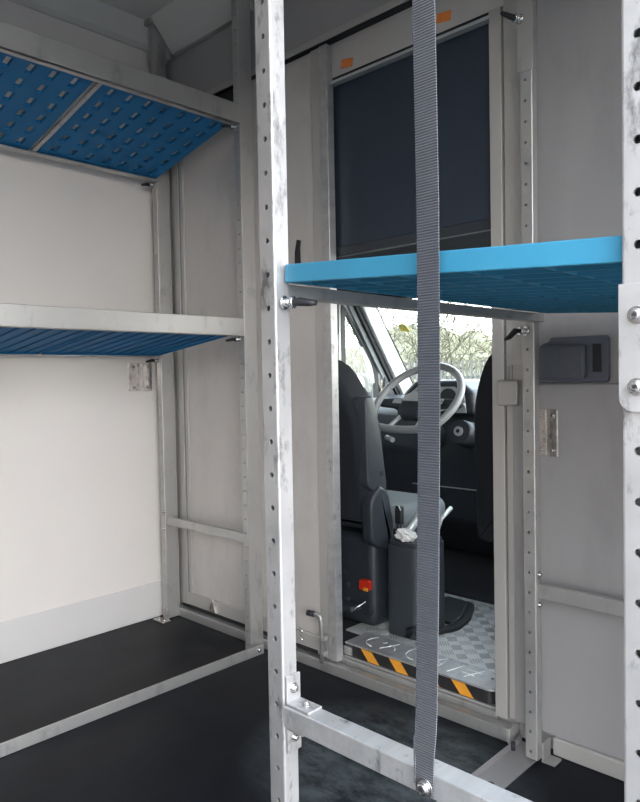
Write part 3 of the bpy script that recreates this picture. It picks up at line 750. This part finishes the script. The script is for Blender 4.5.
MB().tube([(-1.64, 1.80, .145), (-1.60, 1.81, .155), (-1.56, 1.835, .185)], .0035, 8).build('release_bar', 'bolt', DS)
rb = loop([(-.022, -.018), (-.022, .018), (.022, .018), (.022, -.018)], 4, .009)
rbo = MB().prism(rb, (0, -.02, 0), (-1.572, 1.858, .240), (1, 0, 0), (0, 0, 1)).build('warning_knob', 'red', DS)
MB().box(-1.572, -1.552, 1.834, 1.838, .222, .234, .001).build('knob_label', 'orange', rbo)
for x, z in ((-1.67, .27), (-1.66, .22), (-1.55, .14), (-1.66, .17)):
    MB().cyl((x, 1.858, z), (x, 1.848, z), .010, 12).build('floor_bolt', 'plasticl', DS)
# console beside seat
CO = empty('centre_console', (-1.43, 1.95, CF), 'dark grey plastic box between the seats, beside the driver seat', 'console')
MB().prism(loop([(-1.495, 1.862), (-1.36, 1.862), (-1.36, 2.04), (-1.495, 2.04)], 6, .03), (0, 0, .31), (0, 0, CF + .001), (1, 0, 0), (0, 1, 0)).build('body', 'plasticl', CO)
MB().prism(loop([(-1.49, 1.867), (-1.365, 1.867), (-1.365, 2.035), (-1.49, 2.035)], 6, .03), (0, 0, .012), (0, 0, CF + .312), (1, 0, 0), (0, 1, 0)).build('lid', 'plastic', CO)
MB().tube([(-1.40, 1.866, .10), (-1.385, 1.848, .12), (-1.36, 1.852, .13), (-1.352, 1.868, .10)], .012, 8).build('cable_grommet', 'rubber', CO)
HBK = empty('handbrake_lever', (-1.43, 1.93, .41), 'pale grey handbrake lever rising beside the driver seat', 'handbrake')
MB().tube([(-1.445, 1.90, .412), (-1.43, 1.955, .465), (-1.415, 2.00, .53)], .014, 12, rs=[.013, .015, .013]).build('lever', 'silver', HBK)
MB().tube([(-1.415, 2.00, .53), (-1.410, 2.015, .552)], .008, 10).build('release_button', 'rubber', HBK)
PK = empty('parking_lever', (-1.33, 2.10, .41), 'short pale lever right of the hanging strap in the dark cab', 'lever')
MB().tube([(-1.40, 2.035, .412), (-1.40, 2.066, .46), (-1.40, 2.13, .49)], .008, 10).build('lever', 'silver', PK)
MB().cyl((-1.40, 2.03, .397), (-1.40, 2.036, .420), .014, 12).build('gaiter', 'rubber', PK)
BK = empty('seat_belt_buckle', (-1.49, 1.92, .40), 'black seat belt buckle standing beside the driver seat', 'buckle')
MB().box(-1.492, -1.462, 1.915, 1.935, .455, .520, .006, 4).build('buckle_body', 'rubber', BK)
MB().tube([(-1.48, 1.92, .40), (-1.478, 1.925, .46)], .009, 8).build('stalk', 'plastic', BK)
MB().tube([(-1.49, 1.914, .505), (-1.485, 1.912, .522), (-1.47, 1.912, .522), (-1.463, 1.914, .505)], .002, 6).build('release_edge', 'silver', BK)
PP = empty('crumpled_paper', (-1.42, 1.92, .41), 'crumpled white paper lying on the box beside the handbrake', 'paper')
w = MB(); bmesh.ops.create_icosphere(w.bm, subdivisions=3, radius=1)
for v in w.bm.verts:
    k = 1 + .35 * sin(9 * v.co.x + 3 * v.co.z) * cos(8 * v.co.y + 2) + rnd.uniform(-.1, .1)
    v.co = Vector((v.co.x * k * .036 - 1.425, v.co.y * k * .022 + 1.888, max(0, v.co.z * k * .022 + .018) + .4105))
w.build('sheet', 'paper', PP)
# floor mat
MT = MB().prism(loop([(-1.354, 1.92), (-1.31, 2.03), (-1.33, 2.14), (-1.40, 2.29), (-1.53, 2.30), (-1.53, 2.06), (-1.354, 2.06)], 5, [.01, .03, .04, .04, .02, .01, .005]), (0, 0, .012), (0, 0, CF + .003), (1, 0, 0), (0, 1, 0))
MTo = tag(MT.build('rubber_mat', 'rubber'), 'black rubber mat with a raised rim on the tread plate', 'mat')
WL[MTo.name] = (0, 0, 0)
MB().tube([(-1.34, 2.03, CF + .018), (-1.36, 2.13, CF + .018), (-1.42, 2.26, CF + .018)], .006, 8).build('rim', 'plastic', MTo)
# passenger seat
PS = empty('passenger_seat', (-.95, 2.2, CF), 'black passenger seat back at the right edge of the doorway', 'seat')
po = loop([(-1.215, .42), (-1.225, .90), (-1.16, 1.06), (-.76, 1.06), (-.70, .90), (-.70, .42)], 7, [.04, .1, .07, .07, .1, .04])
MB().soft(po, .13, .035, (0, 1.98, 0), (1, 0, 0), (0, 0, 1), (0, 1, 0)).build('backrest', 'fabric', PS)
MB().box(-1.09, -.83, 2.0, 2.08, 1.09, 1.25, .035, 5).build('headrest', 'fabric', PS)
for x in (-1.0, -.9): MB().cyl((x, 2.04, 1.03), (x, 2.04, 1.12), .006, 8).build('headrest_rod', 'bolt', PS)
MB().box(-1.20, -.72, 2.08, 2.56, .36, .50, .04, 6).build('cushion', 'fabric', PS)
MB().box(-1.12, -.78, 2.14, 2.50, CF + .002, .37, .03, 4).build('pedestal', 'plastic', PS)
MB().cyl((-1.16, 2.12, CF + .002), (-1.16, 2.12, CF + .03), .035, 18).build('floor_foot', 'rubber', PS)
MB().tube([(-1.20, 2.10, CF + .02), (-1.17, 2.11, .36)], .012, 8).build('seat_leg', 'plastic', PS)
# dark carpet in front of tread plate
struct(MB().box(XC0, XC1, 2.36, 3.16, CF - .006, CF + .012, .002).build('floor_carpet', 'headl'))
# side mirror outside
MR = empty('side_mirror', (-2.52, 2.92, .68), 'pale side mirror outside the driver door window', 'mirror')
mo = loop([(-2.615, .66), (-2.615, .99), (-2.435, .99), (-2.435, .66)], 6, .05)
mi = loop([(-2.60, .675), (-2.60, .975), (-2.45, .975), (-2.45, .675)], 6, .04)
MB().soft(mo, .06, .012, (0, 2.90, 0), (1, 0, 0), (0, 0, 1), (0, 1, 0), 4).build('housing', 'plasticl', MR)
MB().prism(mi, (0, -.004, 0), (0, 2.899, 0), (1, 0, 0), (0, 0, 1)).build('mirror_glass', 'mirror', MR)
MB().tube([(-2.45, 2.94, .74), (-2.40, 2.95, .72), (-2.362, 2.95, .70)], .02, 10).build('arm', 'plastic', MR)

# ------------------------------------------------------------------ outdoors
GZ = -.75
struct(MB().box(-60, 60, -60, 60, GZ - .1, GZ, 0).build('ground', 'asphalt'))
M['bank'] = mat('dry_bank', (.185, .172, .110), .95, 0, .35, 1.6)
w = MB(); bm = w.bm; hr = random.Random(3); NX, NY = 120, 14; G = []
for i in range(NX + 1):
    row = []
    for j in range(NY + 1):
        x = -62 + i * .5; t_ = j / NY; z = GZ - .05 + (3.6 + .7 * sin(x * .5) + .4 * sin(x * 1.3)) * min(1, t_ * 1.6) ** .6 * (1 if j < NY else 0) + (hr.uniform(-.25, .25) if 0 < j < NY else 0)
        row.append(bm.verts.new((x + hr.uniform(-.1, .1), 25 + t_ * 9, z)))
    G.append(row)
for i in range(NX):
    for j in range(NY): bm.faces.new((G[i][j], G[i + 1][j], G[i + 1][j + 1], G[i][j + 1]))
struct(w.build('ground_bank', 'bank'))
FN = empty('metal_fence', (-12, 13, GZ), 'grey metal picket fence outside the windscreen', 'fence')
w = MB()
for k in range(150):
    x = -20 + k * .11; w.box(x, x + .045, 13, 13.02, GZ + .05, GZ + 2.05, 0, mtx=None)
pk = w.build('pickets', 'galv', FN); pk['kind'] = 'stuff'
w = MB(); w.box(-20, -3.5, 13.02, 13.06, GZ + .3, GZ + .36, 0); w.box(-20, -3.5, 13.02, 13.06, GZ + 1.65, GZ + 1.71, 0); w.build('rail', 'galv', FN)
for k in range(7): x = -20 + k * 2.75; MB().box(x, x + .07, 13.06, 13.13, GZ, GZ + 2.0, 0).build('fence_post', 'galv', FN)
def tree(x, y, h, seed, label):
    r = random.Random(seed); mb = MB()
    def br(p, d, L, rad, lv):
        pts = [p]; rs = [rad]; q = p; dd = d
        for k in range(3):
            dd = (dd + Vector((r.uniform(-.2, .2), r.uniform(-.2, .2), r.uniform(-.05, .12)))).normalized()
            q = q + dd * L / 3; pts.append(q); rs.append(rad * (1 - .2 * (k + 1)))
        mb.tube(pts, rad, 5 if lv < 2 else 3, rs=rs)
        if lv < 4:
            for k in range(4 if lv < 3 else 3):
                t_ = r.uniform(.35, 1); i = min(2, int(t_ * 3)); s_ = pts[i].lerp(pts[i + 1], t_ * 3 - i)
                nd = (dd + Vector((r.uniform(-1, 1), r.uniform(-1, 1), r.uniform(-.2, .7)))).normalized()
                br(s_, nd, L * r.uniform(.5, .72), rad * .5, lv + 1)
    br(Vector((x, y, GZ)), Vector((0, 0, 1)), h * .4, h * .013, 0)
    br(Vector((x + .4, y, GZ)), Vector((.15, 0, 1)), h * .38, h * .011, 0)
    tag(mb.build('bare_tree', 'bark'), label, 'tree', 'bare trees beyond the fence')
tl_ = 'bare winter tree beyond the fence'
for i, (x, y, h) in enumerate([(-25.5, 22, 6.2), (-21.5, 17.5, 5.6), (-19.5, 22.5, 6.6), (-17.2, 17.2, 5.2), (-15.3, 22, 6.4), (-13.0, 17.5, 5.8), (-11.2, 22.5, 6.4), (-9.0, 17.3, 5.4)]):
    tree(x, y, h, 20 + i, tl_)
w = MB(); hr = random.Random(5)
for k in range(11000):
    x = hr.uniform(-27, -6); y = hr.uniform(13.8, 14.8); z = GZ + hr.random() ** 1.6 * 4.6
    a = Vector((hr.uniform(-1, 1), hr.uniform(-1, 1), hr.uniform(-.2, 1.2))).normalized() * hr.uniform(.2, .6)
    p = Vector((x, y, z)); s_ = a.orthogonal().normalized() * .016
    q1 = w.bm.verts.new(p + a)
    v = [w.bm.verts.new(p + s_ * cos(b_) + a.normalized().cross(s_) * sin(b_)) for b_ in (0, 2.1, 4.2)]
    for m_ in range(3): w.bm.faces.new((v[m_], v[(m_ + 1) % 3], q1))
tag(w.build('hedge', 'leaf'), 'dry brushwood hedge behind the metal fence', 'hedge', kind='stuff')

# ------------------------------------------------------------------ light
wd = bpy.data.worlds.new('overcast'); sc.world = wd; wd.use_nodes = True
t = wd.node_tree; bg = t.nodes['Background']
tc = t.nodes.new('ShaderNodeTexCoord'); sx = t.nodes.new('ShaderNodeSeparateXYZ')
t.links.new(tc.outputs['Generated'], sx.inputs[0])
cr = t.nodes.new('ShaderNodeValToRGB'); t.links.new(sx.outputs['Z'], cr.inputs[0])
cr.color_ramp.elements[0].color = (1.0, .96, .91, 1); cr.color_ramp.elements[0].position = 0
cr.color_ramp.elements[1].color = (.66, .80, 1.0, 1); cr.color_ramp.elements[1].position = .9
t.links.new(cr.outputs[0], bg.inputs['Color']); bg.inputs['Strength'].default_value = 7.5

# ------------------------------------------------------------------ camera
F = 695.28; yaw, pit, rol = 0.765960, -0.033317, -0.018236
f = Vector((-sin(yaw) * cos(pit), cos(yaw) * cos(pit), sin(pit))); r = Vector((cos(yaw), sin(yaw), 0)); u = r.cross(f)
r2 = r * cos(rol) + u * sin(rol); u2 = -r * sin(rol) + u * cos(rol)
cd = bpy.data.cameras.new('camera'); cam = bpy.data.objects.new('camera', cd); COL.objects.link(cam)
cd.sensor_fit = 'HORIZONTAL'; cd.sensor_width = 36; cd.lens = 36 * F / 640; cd.clip_start = .02; cd.clip_end = 300
cam.matrix_world = Matrix(((r2.x, u2.x, -f.x, 0), (r2.y, u2.y, -f.y, 0), (r2.z, u2.z, -f.z, .97), (0, 0, 0, 1)))
sc.camera = cam
